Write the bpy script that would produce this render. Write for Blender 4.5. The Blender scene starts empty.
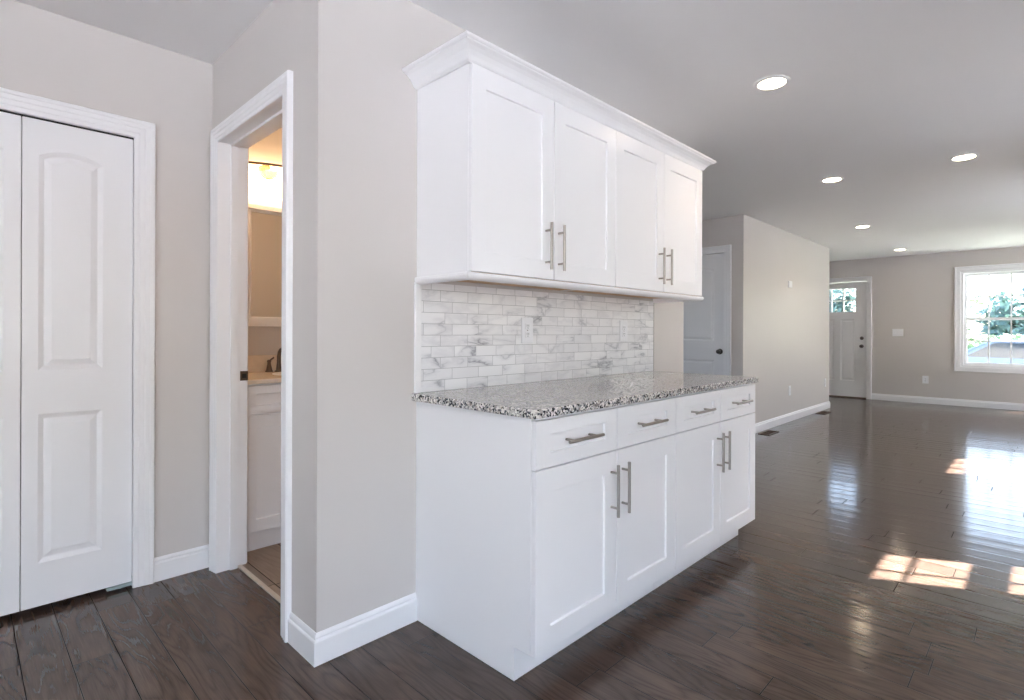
import bpy, bmesh, math, random
from mathutils import Vector, Matrix
random.seed(7)
C = bpy.context.scene.collection
S = bpy.context.scene

# ------------------------------------------------------------------ camera, world, sun, exposure
H_CAM = 1.141
FPX, YAW, PITCH, ROLL, Y0 = 543.768, 0.776338, 0.00053, 0.003177, 331.947
_f = Vector((math.cos(YAW), math.sin(YAW), 0)); _r = Vector((math.sin(YAW), -math.cos(YAW), 0)); _u = Vector((0, 0, 1))
_f, _u = _f*math.cos(PITCH) + _u*math.sin(PITCH), _u*math.cos(PITCH) - _f*math.sin(PITCH)
_r, _u = _r*math.cos(ROLL) + _u*math.sin(ROLL), _u*math.cos(ROLL) - _r*math.sin(ROLL)
cam = bpy.data.cameras.new('camera'); camo = bpy.data.objects.new('camera', cam); C.objects.link(camo)
camo.matrix_world = Matrix(((_r.x, _u.x, -_f.x, 0), (_r.y, _u.y, -_f.y, 0), (_r.z, _u.z, -_f.z, H_CAM), (0, 0, 0, 1)))
cam.sensor_fit = 'HORIZONTAL'; cam.sensor_width = 36.0
cam.lens = 36.0*FPX/1024; cam.shift_y = -(350 - Y0)/1024
cam.clip_start = 0.05; cam.clip_end = 400
S.camera = camo

S.view_settings.view_transform = 'Standard'
S.view_settings.look = 'None'
S.view_settings.gamma = 1.0
S.view_settings.use_curve_mapping = False
S.view_settings.exposure = 0.55
S.cycles.use_denoising = True
S.cycles.max_bounces = 14
S.cycles.diffuse_bounces = 8
S.cycles.glossy_bounces = 5
S.cycles.transparent_max_bounces = 16
S.cycles.sample_clamp_indirect = 15.0

SUN_AZ, SUN_EL = math.radians(27.4), math.radians(47.0)      # azimuth from -Y towards +X
world = bpy.data.worlds.new('world'); S.world = world; world.use_nodes = True
wn = world.node_tree.nodes; wl = world.node_tree.links; wn.clear()
sky = wn.new('ShaderNodeTexSky'); sky.sky_type = 'NISHITA'; sky.sun_disc = False
sky.sun_elevation = SUN_EL; sky.sun_rotation = math.radians(180) - SUN_AZ
sky.air_density = 1.0; sky.dust_density = 2.5; sky.ozone_density = 1.0
hs = wn.new('ShaderNodeHueSaturation'); hs.inputs['Saturation'].default_value = 0.92
bg = wn.new('ShaderNodeBackground'); bg.inputs['Strength'].default_value = 0.95
wo = wn.new('ShaderNodeOutputWorld')
wl.new(sky.outputs[0], hs.inputs['Color']); wl.new(hs.outputs[0], bg.inputs[0]); wl.new(bg.outputs[0], wo.inputs[0])

sl = bpy.data.lights.new('sun', 'SUN'); sl.energy = 130.0; sl.angle = math.radians(0.6); sl.color = (1.0, 0.97, 0.93)
so = bpy.data.objects.new('sun', sl); C.objects.link(so)
_d = Vector((-math.sin(SUN_AZ)*math.cos(SUN_EL), math.cos(SUN_AZ)*math.cos(SUN_EL), -math.sin(SUN_EL)))
so.rotation_euler = _d.to_track_quat('-Z', 'Y').to_euler(); so.location = (8, -8, 9)

def portal(name, loc, normal, w, h):
    l = bpy.data.lights.new(name, 'AREA'); l.shape = 'RECTANGLE'; l.size = w; l.size_y = h
    l.cycles.is_portal = True
    o = bpy.data.objects.new(name, l); C.objects.link(o); o.location = loc
    o.rotation_euler = Vector(normal).to_track_quat('-Z', 'Z' if abs(normal[2]) < .9 else 'Y').to_euler()

LAMP_STRENGTH, BATH_STRENGTH, SPOT_WATTS = 36.0, 6.5, 10.0

# ------------------------------------------------------------------ materials
def srgb(*c):
    return tuple(((x/255)/12.92 if x/255 <= .04045 else ((x/255+.055)/1.055)**2.4) for x in c) + (1,)
class NT:
    def __init__(s, name):
        s.m = bpy.data.materials.new(name); s.m.use_nodes = True; s.n = s.m.node_tree.nodes; s.l = s.m.node_tree.links
        s.b = s.n['Principled BSDF']
    def new(s, t, **kw):
        x = s.n.new(t)
        for k, v in kw.items(): setattr(x, k, v)
        return x
    def link(s, a, b): s.l.new(a, b)
    def setv(s, node, **kw):
        for k, v in kw.items(): node.inputs[k.replace('_', ' ')].default_value = v
        return node
    def coord(s): return s.new('ShaderNodeTexCoord').outputs['Object']
    def math(s, op, a, b=None, c=None):
        x = s.new('ShaderNodeMath', operation=op)
        for i, v in enumerate((a, b, c)):
            if v is None: continue
            if isinstance(v, (int, float)): x.inputs[i].default_value = v
            else: s.link(v, x.inputs[i])
        return x.outputs[0]
    def ramp(s, fac, stops, interp='LINEAR'):
        r = s.new('ShaderNodeValToRGB'); s.link(fac, r.inputs[0]); e = r.color_ramp.elements; r.color_ramp.interpolation = interp
        while len(e) < len(stops): e.new(0.5)
        for el, (p, c) in zip(e, stops): el.position = p; el.color = c if len(c) == 4 else tuple(c)+(1,)
        return r.outputs[0]
    def noise(s, vec, scale, detail=3, rough=.5, dist=0):
        n = s.new('ShaderNodeTexNoise'); s.link(vec, n.inputs['Vector'])
        n.inputs['Scale'].default_value = scale; n.inputs['Detail'].default_value = detail
        n.inputs['Roughness'].default_value = rough; n.inputs['Distortion'].default_value = dist
        return n
    def mix(s, fac, a, b, blend='MIX'):
        x = s.new('ShaderNodeMix', data_type='RGBA', blend_type=blend)
        for i, v in ((0, fac), (6, a), (7, b)):
            if isinstance(v, (int, float, tuple)): x.inputs[i].default_value = v
            else: s.link(v, x.inputs[i])
        return x.outputs[2]
    def bump(s, height, strength=1.0, dist=.001, normal=None):
        b = s.new('ShaderNodeBump'); s.link(height, b.inputs['Height'])
        b.inputs['Strength'].default_value = strength; b.inputs['Distance'].default_value = dist
        if normal is not None: s.link(normal, b.inputs['Normal'])
        return b.outputs[0]

def simple(name, col, rough=.5, metal=0.0, spec=.5, var=0.0, vscale=3, bumpd=0.0, bscale=300, **kw):
    t = NT(name); b = t.b
    b.inputs['Base Color'].default_value = col; b.inputs['Roughness'].default_value = rough
    b.inputs['Metallic'].default_value = metal; b.inputs['Specular IOR Level'].default_value = spec
    if var or bumpd: co = t.coord()
    if var:
        n = t.noise(co, vscale, 4)
        lo = tuple(c*(1-var) for c in col[:3])+(1,); hi = tuple(min(1, c*(1+var)) for c in col[:3])+(1,)
        t.link(t.ramp(n.outputs[0], [(.3, lo), (.7, hi)]), b.inputs['Base Color'])
    if bumpd:
        n = t.noise(co, bscale, 2); t.link(t.bump(n.outputs[0], .6, bumpd), b.inputs['Normal'])
    for k, v in kw.items(): b.inputs[k].default_value = v
    return t.m

def floor_mat(name, dark, light, bw, bl, grain=1.0, rough=.19, cup=1.0, phase=(0, 0)):
    t = NT(name); co = t.coord()
    sep = t.new('ShaderNodeSeparateXYZ'); t.link(co, sep.inputs[0])
    x = t.math('SUBTRACT', sep.outputs[0], phase[0]); y = t.math('SUBTRACT', sep.outputs[1], phase[1])
    row = t.math('FLOOR', t.math('DIVIDE', x, bw))
    wr = t.new('ShaderNodeTexWhiteNoise', noise_dimensions='1D'); t.link(row, wr.inputs['W'])
    yy = t.math('ADD', y, t.math('MULTIPLY', wr.outputs[0], bl*3.7))
    seg = t.math('FLOOR', t.math('DIVIDE', yy, bl))
    cid = t.new('ShaderNodeCombineXYZ'); t.link(row, cid.inputs[0]); t.link(seg, cid.inputs[1])
    wid = t.new('ShaderNodeTexWhiteNoise', noise_dimensions='2D'); t.link(cid.outputs[0], wid.inputs['Vector'])
    rnd = wid.outputs[0]
    fx = t.math('FRACT', t.math('DIVIDE', x, bw)); fy = t.math('FRACT', t.math('DIVIDE', yy, bl))
    ex = t.math('MULTIPLY', t.math('MINIMUM', fx, t.math('SUBTRACT', 1.0, fx)), bw)
    ey = t.math('MULTIPLY', t.math('MINIMUM', fy, t.math('SUBTRACT', 1.0, fy)), bl)
    edge = t.math('MINIMUM', ex, ey)
    gap = t.new('ShaderNodeMapRange'); t.link(edge, gap.inputs[0]); t.setv(gap, From_Min=.0010, From_Max=.0026, To_Min=0.0, To_Max=1.0)
    # grain coordinates, shifted for each board
    gv = t.new('ShaderNodeCombineXYZ')
    t.link(t.math('ADD', x, t.math('MULTIPLY', rnd, 31.0)), gv.inputs[0])
    t.link(t.math('ADD', t.math('MULTIPLY', y, .16), t.math('MULTIPLY', rnd, 17.0)), gv.inputs[1])
    big = t.noise(gv.outputs[0], 6.5, 2, .5)
    rings = t.math('FRACT', t.math('MULTIPLY', big.outputs[0], 16.0))
    ringc = t.math('POWER', t.math('ABSOLUTE', t.math('SUBTRACT', rings, .5)), 2.0)
    ringc = t.math('SUBTRACT', .28, t.math('MULTIPLY', ringc, 1.1))
    gv2 = t.new('ShaderNodeCombineXYZ'); t.link(t.math('MULTIPLY', x, 1.0), gv2.inputs[0]); t.link(t.math('MULTIPLY', y, .035), gv2.inputs[1]); t.link(rnd, gv2.inputs[2])
    fine = t.noise(gv2.outputs[0], 260, 3, .6)
    med = t.noise(gv.outputs[0], 9.0, 3, .6)
    g = t.math('ADD', t.math('ADD', t.math('MULTIPLY', ringc, .62*grain), t.math('MULTIPLY', fine.outputs[0], .42)), t.math('MULTIPLY', med.outputs[0], .38))
    col = t.ramp(g, [(.30, dark), (.78, light)])
    tint = t.ramp(rnd, [(0, (.80, .78, .78)), (.5, (1, .97, .95)), (1, (1.2, 1.15, 1.1))])
    col = t.mix(1.0, col, tint, 'MULTIPLY')
    col = t.mix(gap.outputs[0], (.010, .008, .007, 1), col)
    t.link(col, t.b.inputs['Base Color'])
    t.link(t.bump(t.math('MULTIPLY', fine.outputs[0], .00004), .5, 1.0), t.b.inputs['Normal'])
    rr = t.new('ShaderNodeMapRange'); t.link(g, rr.inputs[0]); t.setv(rr, From_Min=0.2, From_Max=.9, To_Min=rough+.03, To_Max=rough-.02)
    rg = t.math('ADD', rr.outputs[0], t.math('MULTIPLY', t.math('SUBTRACT', 1.0, gap.outputs[0]), .5))
    t.link(rg, t.b.inputs['Roughness'])
    t.link(t.math('MULTIPLY', gap.outputs[0], .5), t.b.inputs['Specular IOR Level'])
    return t.m

def marble_mat():
    t = NT('marble_tile'); co = t.coord()
    sep = t.new('ShaderNodeSeparateXYZ'); t.link(co, sep.inputs[0])
    uv = t.new('ShaderNodeCombineXYZ'); t.link(sep.outputs[0], uv.inputs[0]); t.link(sep.outputs[2], uv.inputs[1])
    br = t.new('ShaderNodeTexBrick', offset=.42, offset_frequency=2, squash=.82, squash_frequency=3)
    t.link(uv.outputs[0], br.inputs['Vector'])
    t.setv(br, Scale=1.0, Mortar_Size=.0011, Mortar_Smooth=.2, Bias=0.0, Brick_Width=.148, Row_Height=.0458,
           Color1=(0, 0, 0, 1), Color2=(1, 1, 1, 1), Mortar=(.5, .5, .5, 1))
    rnd = t.new('ShaderNodeSeparateColor'); t.link(br.outputs['Color'], rnd.inputs[0])
    off = t.new('ShaderNodeCombineXYZ'); t.link(t.math('MULTIPLY', rnd.outputs[0], .35), off.inputs[0]); t.link(t.math('MULTIPLY', rnd.outputs[0], 2.0), off.inputs[2])
    va = t.new('ShaderNodeVectorMath', operation='ADD'); t.link(co, va.inputs[0]); t.link(off.outputs[0], va.inputs[1])
    mp = t.new('ShaderNodeMapping'); t.link(va.outputs[0], mp.inputs[0]); mp.inputs['Rotation'].default_value = (0, math.radians(-62), 0)
    mp.inputs['Scale'].default_value = (1.0, 1.0, 3.1)
    n1 = t.noise(mp.outputs[0], 2.6, 5, .55, .4); msk = t.noise(co, 4.5, 2, .5)
    v1 = t.math('ABSOLUTE', t.math('SUBTRACT', n1.outputs[0], .5))
    n2 = t.noise(mp.outputs[0], 2.6, 3, .55, .3)
    v1 = t.math('ADD', v1, t.ramp(msk.outputs[0], [(.42, (.045, .045, .045)), (.62, (0, 0, 0))]))
    vein = t.ramp(v1, [(0.0, srgb(158, 160, 166)), (.010, srgb(196, 197, 201)), (.034, srgb(228, 228, 230)), (.09, srgb(240, 240, 241)), (1, srgb(244, 244, 244))])
    cloud = t.ramp(n2.outputs[0], [(.35, (.94, .94, .945)), (.6, (1, 1, 1))])
    col = t.mix(1.0, vein, cloud, 'MULTIPLY')
    tv = t.ramp(rnd.outputs[0], [(0, (.95, .95, .955)), (1, (1, 1, 1))])
    col = t.mix(1.0, col, tv, 'MULTIPLY')
    col = t.mix(br.outputs['Fac'], col, srgb(176, 176, 178))
    t.link(col, t.b.inputs['Base Color']); t.b.inputs['Roughness'].default_value = .32
    inv = t.math('SUBTRACT', 1.0, br.outputs['Fac'])
    t.link(t.bump(inv, .6, .0012), t.b.inputs['Normal'])
    return t.m

def granite_mat():
    t = NT('granite'); co = t.coord()
    v1 = t.new('ShaderNodeTexVoronoi'); t.link(co, v1.inputs['Vector']); v1.inputs['Scale'].default_value = 165
    v2 = t.new('ShaderNodeTexVoronoi'); t.link(co, v2.inputs['Vector']); v2.inputs['Scale'].default_value = 95
    s1 = t.new('ShaderNodeSeparateColor'); t.link(v1.outputs['Color'], s1.inputs[0])
    s2 = t.new('ShaderNodeSeparateColor'); t.link(v2.outputs['Color'], s2.inputs[0])
    n = t.noise(co, 42, 4, .6)
    f = t.math('ADD', t.math('MULTIPLY', s1.outputs[0], .62), t.math('MULTIPLY', n.outputs[0], .42))
    c1 = t.ramp(f, [(0, srgb(30, 30, 34)), (.32, srgb(72, 76, 84)), (.41, srgb(146, 147, 149)), (.50, srgb(194, 192, 189)), (.63, srgb(230, 227, 222))], 'CONSTANT')
    c2 = t.ramp(s2.outputs[1], [(0, (0, 0, 0)), (.80, (0, 0, 0)), (.81, (1, 1, 1))], 'CONSTANT')
    col = t.mix(t.math('MULTIPLY', c2, .5), c1, srgb(192, 182, 172))
    t.link(col, t.b.inputs['Base Color']); t.b.inputs['Roughness'].default_value = .10
    return t.m

def glass_mat(name, tint=(1, 1, 1, 1), refl=.5):
    t = NT(name); t.n.remove(t.b)
    tr = t.new('ShaderNodeBsdfTransparent'); tr.inputs[0].default_value = tint
    gl = t.new('ShaderNodeBsdfGlossy'); gl.inputs['Roughness'].default_value = .02
    fr = t.new('ShaderNodeFresnel'); fr.inputs[0].default_value = 1.45
    mx = t.new('ShaderNodeMixShader'); t.link(t.math('MULTIPLY', fr.outputs[0], refl), mx.inputs[0])
    t.link(tr.outputs[0], mx.inputs[1]); t.link(gl.outputs[0], mx.inputs[2])
    t.link(mx.outputs[0], t.n['Material Output'].inputs[0])
    return t.m

def emit_mat(name, col, strength):
    t = NT(name); b = t.b
    b.inputs['Base Color'].default_value = (.9, .9, .88, 1)
    b.inputs['Emission Color'].default_value = col; b.inputs['Emission Strength'].default_value = strength
    return t.m

def leaf_mat(name, a, b_):
    t = NT(name); co = t.coord(); n = t.noise(co, 2.5, 3)
    t.link(t.ramp(n.outputs[0], [(.35, a), (.65, b_)]), t.b.inputs['Base Color']); t.b.inputs['Roughness'].default_value = .6
    return t.m

M = {}
M['wall'] = simple('wall_paint_greige', srgb(207, 202, 199), .42, spec=.35, var=.012, vscale=1.5, bumpd=.0003, bscale=420)
M['ceiling'] = simple('ceiling_paint', srgb(238, 238, 239), .8, spec=.2, var=.01, vscale=1.2, bumpd=.0003, bscale=300)
M['trim'] = simple('trim_paint_white', srgb(236, 236, 238), .34, spec=.5, var=.01, vscale=2)
M['door'] = simple('door_paint_white', srgb(234, 234, 236), .42, spec=.45, var=.01, vscale=2, bumpd=.0002, bscale=160)
M['cabinet'] = simple('cabinet_paint_white', srgb(241, 241, 243), .30, spec=.5, var=.008, vscale=2)
M['gap'] = simple('gap_shadow_dark', srgb(40, 40, 42), .9, var=.1)  # near-black colour standing in for the shade inside a gap
M['maple'] = simple('maple_underside', srgb(206, 168, 128), .5, var=.12, vscale=9)
M['nickel'] = simple('brushed_nickel', srgb(166, 161, 155), .28, metal=1.0, var=.03, vscale=40)
M['bronze'] = simple('dark_bronze', srgb(112, 100, 92), .3, metal=1.0, var=.05, vscale=30)
M['darknickel'] = simple('satin_dark_nickel', srgb(98, 94, 92), .28, metal=1.0, var=.04, vscale=30)
M['steel'] = simple('zinc_steel', srgb(176, 194, 196), .4, metal=.6, var=.05, vscale=60)
M['floor'] = floor_mat('oak_floor_dark', srgb(56, 45, 40), srgb(99, 82, 72), .125, 1.15, phase=(.026, .38), rough=.13)
M['bathfloor'] = floor_mat('bath_floor_planks', srgb(128, 112, 98), srgb(170, 152, 134), .20, .62, grain=.7, rough=.4, cup=.05)
M['marble'] = marble_mat()
M['marble_strip'] = simple('marble_edge_strip', srgb(240, 240, 241), .3, var=.03, vscale=14)
M['granite'] = granite_mat()
M['plate'] = simple('white_plastic', srgb(236, 237, 240), .35, var=.01)
M['slot'] = simple('dark_slot', srgb(50, 50, 50), .7, var=.05)
M['glass'] = glass_mat('window_glass')
M['vinyl'] = simple('white_vinyl', srgb(240, 241, 243), .4, var=.01)
M['brown_metal'] = simple('register_brown_metal', srgb(86, 68, 54), .45, metal=.5, var=.08, vscale=30)
M['lamp'] = emit_mat('downlight_lens', (1.0, .80, .58, 1), LAMP_STRENGTH)
M['bathlamp'] = emit_mat('frosted_shade_lit', (1.0, .64, .34, 1), BATH_STRENGTH)
M['mirror'] = simple('mirror_silver', (.9, .9, .9, 1), .02, metal=1.0, var=.005)
M['amber'] = simple('amber_glass', srgb(244, 214, 170), .08, var=.12, vscale=60, **{'Transmission Weight': .7})
M['porcelain'] = simple('vanity_top_cream', srgb(230, 216, 200), .2, var=.05, vscale=30)
M['threshold'] = simple('threshold_stone', srgb(206, 196, 184), .35, var=.06, vscale=30)
M['grass'] = leaf_mat('lawn_grass', srgb(70, 82, 66), srgb(92, 104, 84))
M['concrete'] = simple('driveway_concrete', srgb(118, 123, 131), .8, var=.08, vscale=4)
M['drive'] = simple('driveway_paving', srgb(128, 128, 128), .85, var=.08, vscale=3)
M['leaf_a'] = leaf_mat('leaves_mid_green', srgb(100, 122, 98), srgb(130, 150, 124))
M['leaf_b'] = leaf_mat('leaves_blue_green', srgb(94, 118, 118), srgb(126, 148, 146))
M['bark'] = simple('tree_bark', srgb(96, 82, 70), .9, var=.25, vscale=12)
M['carpaint'] = simple('car_paint_blue_grey', srgb(92, 108, 132), .3, metal=.3, var=.03)
M['carglass'] = simple('car_window_dark', srgb(40, 48, 58), .08, var=.05)
M['rubber'] = simple('tyre_rubber', srgb(34, 34, 34), .8, var=.1)
M['siding'] = simple('eave_white', srgb(226, 226, 224), .6, var=.03)
M['wood_fence'] = simple('fence_boards', srgb(170, 158, 146), .8, var=.15, vscale=8)

# ------------------------------------------------------------------ mesh builder
def root_loc(p):
    while p.parent is not None: p = p.parent
    return Vector(p.location)
def props(o, label=None, cat=None, group=None, kind=None):
    if label: o['label'] = label
    if cat: o['category'] = cat
    if group: o['group'] = group
    if kind: o['kind'] = kind
    return o
def thing(name, loc, label, cat, group=None, kind=None):
    o = bpy.data.objects.new(name, None); C.objects.link(o); o.location = loc
    o.empty_display_size = .1
    return props(o, label, cat, group, kind)
class MB:
    def __init__(s): s.v = []; s.f = []
    def add(s, vs, fs):
        b = len(s.v); s.v += [Vector(v) for v in vs]; s.f += [tuple(b+i for i in f) for f in fs]; return s
    def box(s, x0, x1, y0, y1, z0, z1):
        return s.add([(x0,y0,z0),(x1,y0,z0),(x1,y1,z0),(x0,y1,z0),(x0,y0,z1),(x1,y0,z1),(x1,y1,z1),(x0,y1,z1)],
                     [(0,3,2,1),(4,5,6,7),(0,1,5,4),(1,2,6,5),(2,3,7,6),(3,0,4,7)])
    def tube(s, p0, p1, r0, r1=None, n=20, caps=True):
        p0, p1 = Vector(p0), Vector(p1); r1 = r0 if r1 is None else r1
        d = (p1-p0).normalized(); a = d.orthogonal().normalized(); b = d.cross(a)
        vs = [p0+(a*math.cos(t)+b*math.sin(t))*r0 for t in [2*math.pi*i/n for i in range(n)]]
        vs += [p1+(a*math.cos(t)+b*math.sin(t))*r1 for t in [2*math.pi*i/n for i in range(n)]]
        fs = [(i, (i+1) % n, n+(i+1) % n, n+i) for i in range(n)]
        if caps: fs += [tuple(reversed(range(n))), tuple(range(n, 2*n))]
        return s.add(vs, fs)
    def path(s, pts, r, n=14):
        pts = [Vector(p) for p in pts]; rings = []
        rs = r if isinstance(r, (list, tuple)) else [r]*len(pts)
        prev = None
        for i, p in enumerate(pts):
            d = (pts[min(i+1, len(pts)-1)]-pts[max(i-1, 0)]).normalized()
            a = (d.orthogonal() if prev is None else prev-d*prev.dot(d)).normalized(); prev = a
            b = d.cross(a)
            rings.append([p+(a*math.cos(2*math.pi*k/n)+b*math.sin(2*math.pi*k/n))*rs[i] for k in range(n)])
        vs = [v for r_ in rings for v in r_]; fs = []
        for i in range(len(rings)-1):
            for k in range(n): fs.append((i*n+k, i*n+(k+1) % n, (i+1)*n+(k+1) % n, (i+1)*n+k))
        fs += [tuple(reversed(range(n))), tuple(range((len(rings)-1)*n, len(rings)*n))]
        return s.add(vs, fs)
    def lathe(s, c, axis, prof, n=28):
        c = Vector(c); d = Vector(axis).normalized(); a = d.orthogonal().normalized(); b = d.cross(a)
        vs = []; fs = []
        for (r, h) in prof:
            for k in range(n):
                t = 2*math.pi*k/n; vs.append(c+d*h+(a*math.cos(t)+b*math.sin(t))*max(r, 1e-5))
        for i in range(len(prof)-1):
            for k in range(n): fs.append((i*n+k, i*n+(k+1) % n, (i+1)*n+(k+1) % n, (i+1)*n+k))
        return s.add(vs, fs)
    def prism(s, poly, axis, a0, a1):
        """poly: 2D outline; axis x: (y,z), y: (x,z), z: (x,y)"""
        n = len(poly)
        def P(p, t): return {'x': (t, p[0], p[1]), 'y': (p[0], t, p[1]), 'z': (p[0], p[1], t)}[axis]
        return s.add([P(p, a0) for p in poly]+[P(p, a1) for p in poly],
                     [tuple(reversed(range(n))), tuple(range(n, 2*n))]+[(i, (i+1) % n, n+(i+1) % n, n+i) for i in range(n)])
    def xform(s, m):
        s.v = [m @ v for v in s.v]; return s
    def build(s, name, mat, parent=None, smooth=False, origin=None, bevel=0, seg=2):
        if parent is not None: org = root_loc(parent)
        elif origin is not None: org = Vector(origin)
        else:
            lo = [min(v[i] for v in s.v) for i in range(3)]; hi = [max(v[i] for v in s.v) for i in range(3)]
            org = Vector(((lo[0]+hi[0])/2, (lo[1]+hi[1])/2, lo[2]))
        me = bpy.data.meshes.new(name); me.from_pydata([v-org for v in s.v], [], s.f)
        bm = bmesh.new(); bm.from_mesh(me); bmesh.ops.recalc_face_normals(bm, faces=bm.faces); bm.to_mesh(me); bm.free()
        me.materials.append(M[mat])
        if smooth:
            for p in me.polygons: p.use_smooth = True
            me.set_sharp_from_angle(angle=math.radians(38))
        o = bpy.data.objects.new(name, me); C.objects.link(o)
        if parent is not None: o.parent = parent
        else: o.location = org
        if bevel:
            md = o.modifiers.new('bevel', 'BEVEL'); md.width = bevel; md.segments = seg; md.limit_method = 'ANGLE'; md.angle_limit = math.radians(50)
            md.harden_normals = False
        return o
def children(o): return [c for c in bpy.data.objects if c.parent is o]
def copy_tree(o, parent=None):
    c = o.copy(); C.objects.link(c)
    if parent is not None: c.parent = parent
    for ch in children(o): copy_tree(ch, c)
    return c
def copy_to(o, delta, label, **kw):
    c = copy_tree(o); c.location = Vector(o.location)+Vector(delta); c['label'] = label
    for k, v in kw.items(): c[k] = v
    return c
def struct(mb, name, mat, label, cat, **kw):
    o = mb.build(name, mat, **kw); return props(o, label, cat, kind='structure')

# moulding swept on a rectangular opening: local frame (a across, z up, n outward)
def casing(mb, org, A, N, x0, x1, z0, z1, prof, closed=False, w_in=0.0):
    org, A, N, Zv = Vector(org), Vector(A), Vector(N), Vector((0, 0, 1))
    vs = []; k = 4
    for (w, d) in prof:
        if closed: pts = [(x0-w, z0-w), (x0-w, z1+w), (x1+w, z1+w), (x1+w, z0-w)]
        else: pts = [(x0-w, z0), (x0-w, z1+w), (x1+w, z1+w), (x1+w, z0)]
        vs += [org+A*p[0]+Zv*p[1]+N*d for p in pts]
    fs = []; n = len(prof)
    for i in range(n):
        j = (i+1) % n
        for q in range(4 if closed else 3):
            r = (q+1) % 4
            fs.append((i*k+q, i*k+r, j*k+r, j*k+q))
    if not closed: fs += [tuple(i*k for i in range(n)), tuple(i*k+3 for i in reversed(range(n)))]
    return mb.add(vs, fs)
CAS = [(0, 0), (0, .010), (.004, .013), (.018, .013), (.022, .016), (.040, .016), (.044, .019), (.060, .019), (.064, .022), (.076, .022), (.080, .016), (.080, 0)]
# profile (d outward, z) along an xy polyline; outward = right-hand side of travel
def sweep(mb, pts, prof):
    pts = [Vector((p[0], p[1])) for p in pts]; n = len(pts); k = len(prof); vs = []
    def nr(a, b):
        d = (b-a).normalized(); return Vector((d.y, -d.x))
    for i, p in enumerate(pts):
        if i == 0: o = nr(pts[0], pts[1])
        elif i == n-1: o = nr(pts[-2], pts[-1])
        else:
            n1, n2 = nr(pts[i-1], p), nr(p, pts[i+1]); o = (n1+n2)/(1+n1.dot(n2))
        vs += [(p.x+o.x*d, p.y+o.y*d, z) for (d, z) in prof]
    fs = [(i*k+a, i*k+(a+1) % k, (i+1)*k+(a+1) % k, (i+1)*k+a) for i in range(n-1) for a in range(k)]
    fs += [tuple(range(k)), tuple(reversed(range((n-1)*k, n*k)))]
    return mb.add(vs, fs)
BASE = [(0, 0), (.014, 0), (.014, .080), (.012, .084), (.008, .086), (.007, .090), (.009, .094), (.007, .100), (.003, .106), (0, .107)]

# slab with recessed or raised panels on its front (local: x across, z up, front at y=0 facing -y, back at y=t)
def inset(poly, d):
    n = len(poly); out = []
    for i in range(n):
        a, b, c = Vector(poly[i-1]), Vector(poly[i]), Vector(poly[(i+1) % n])
        e1, e2 = (b-a).normalized(), (c-b).normalized()
        n1, n2 = Vector((-e1.y, e1.x)), Vector((-e2.y, e2.x))
        out.append(tuple(b+(n1+n2)*(d/max(.2, 1+n1.dot(n2)))))
    return out
def rect(x0, x1, z0, z1): return [(x0, z0), (x1, z0), (x1, z1), (x0, z1)]
def arch(x0, x1, z0, z1, rise, n=14):
    p = [(x0, z0), (x1, z0), (x1, z1)]
    w = (x1-x0)/2; R = (w*w+rise*rise)/(2*rise); cx = (x0+x1)/2; cz = z1+rise-R; a0 = math.asin(w/R)
    for i in range(1, n): 
        a = a0-2*a0*i/n; p.append((cx+R*math.sin(a), cz+R*math.cos(a)))
    return p+[(x0, z1)]
MOULD = [(0, 0), (.017, .0085), (.021, .0085), (.043, .002)]
SHAKER = [(0, 0), (.0012, .0085)]
def panel_slab(w, h, t, outlines, prof, holes=()):
    bm = bmesh.new()
    def loop(poly, y):
        vs = [bm.verts.new((p[0], y, p[1])) for p in poly]
        es = [bm.edges.new((vs[i], vs[(i+1) % len(vs)])) for i in range(len(vs))]; return vs, es
    ov, oe = loop(rect(0, w, 0, h), 0); edges = list(oe)
    for poly in outlines:
        lv, le = loop(poly, 0); edges += le; prev = lv
        for (d, y) in prof[1:]:
            q = inset(poly, d); nv = [bm.verts.new((p[0], y, p[1])) for p in q]
            for i in range(len(nv)): bm.faces.new((prev[i], prev[(i+1) % len(nv)], nv[(i+1) % len(nv)], nv[i]))
            prev = nv
        bm.faces.new(prev)
    hl = []
    for poly in holes:
        lv, le = loop(poly, 0); edges += le; hl.append((poly, lv))
    bmesh.ops.triangle_fill(bm, use_beauty=True, use_dissolve=False, edges=edges, normal=(0, -1, 0))
    bv, be = loop(rect(0, w, 0, h), t); bed = list(be)
    for i in range(4): bm.faces.new((ov[i], bv[i], bv[(i+1) % 4], ov[(i+1) % 4]))
    for poly, lv in hl:
        q, qe = loop(poly, t); bed += qe
        for i in range(len(q)): bm.faces.new((lv[i], lv[(i+1) % len(q)], q[(i+1) % len(q)], q[i]))
    bmesh.ops.triangle_fill(bm, use_beauty=True, use_dissolve=False, edges=bed, normal=(0, 1, 0))
    mb = MB(); bm.verts.index_update()
    mb.v = [v.co.copy() for v in bm.verts]; mb.f = [tuple(v.index for v in f.verts) for f in bm.faces]
    bm.free(); return mb
def place(mb, org, A, N):
    """local x -> A, local -y -> N (outward), z up, origin org"""
    A, N, org = Vector(A), Vector(N), Vector(org)
    m = Matrix(((A.x, -N.x, 0, org.x), (A.y, -N.y, 0, org.y), (A.z, -N.z, 1, org.z), (0, 0, 0, 1)))
    return mb.xform(m)

XP, XM, YP, YM = (1,0,0), (-1,0,0), (0,1,0), (0,-1,0)
# ------------------------------------------------------------------ main dimensions
CH = 2.44
X_B, Y_K, Y_L = .864, 1.785, 2.899            # bathroom wall, kitchen cabinet wall, closet wall
X_END, X_H, Y_F, X_E, X_FR = 3.507, 6.02, 2.365, 9.333, 11.07
Y_R, X_J, Y_KB, X_KB = -1.10, 2.55, -3.2, -3.2  # living right wall, jog, kitchen right wall, kitchen back wall
T = .122

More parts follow.
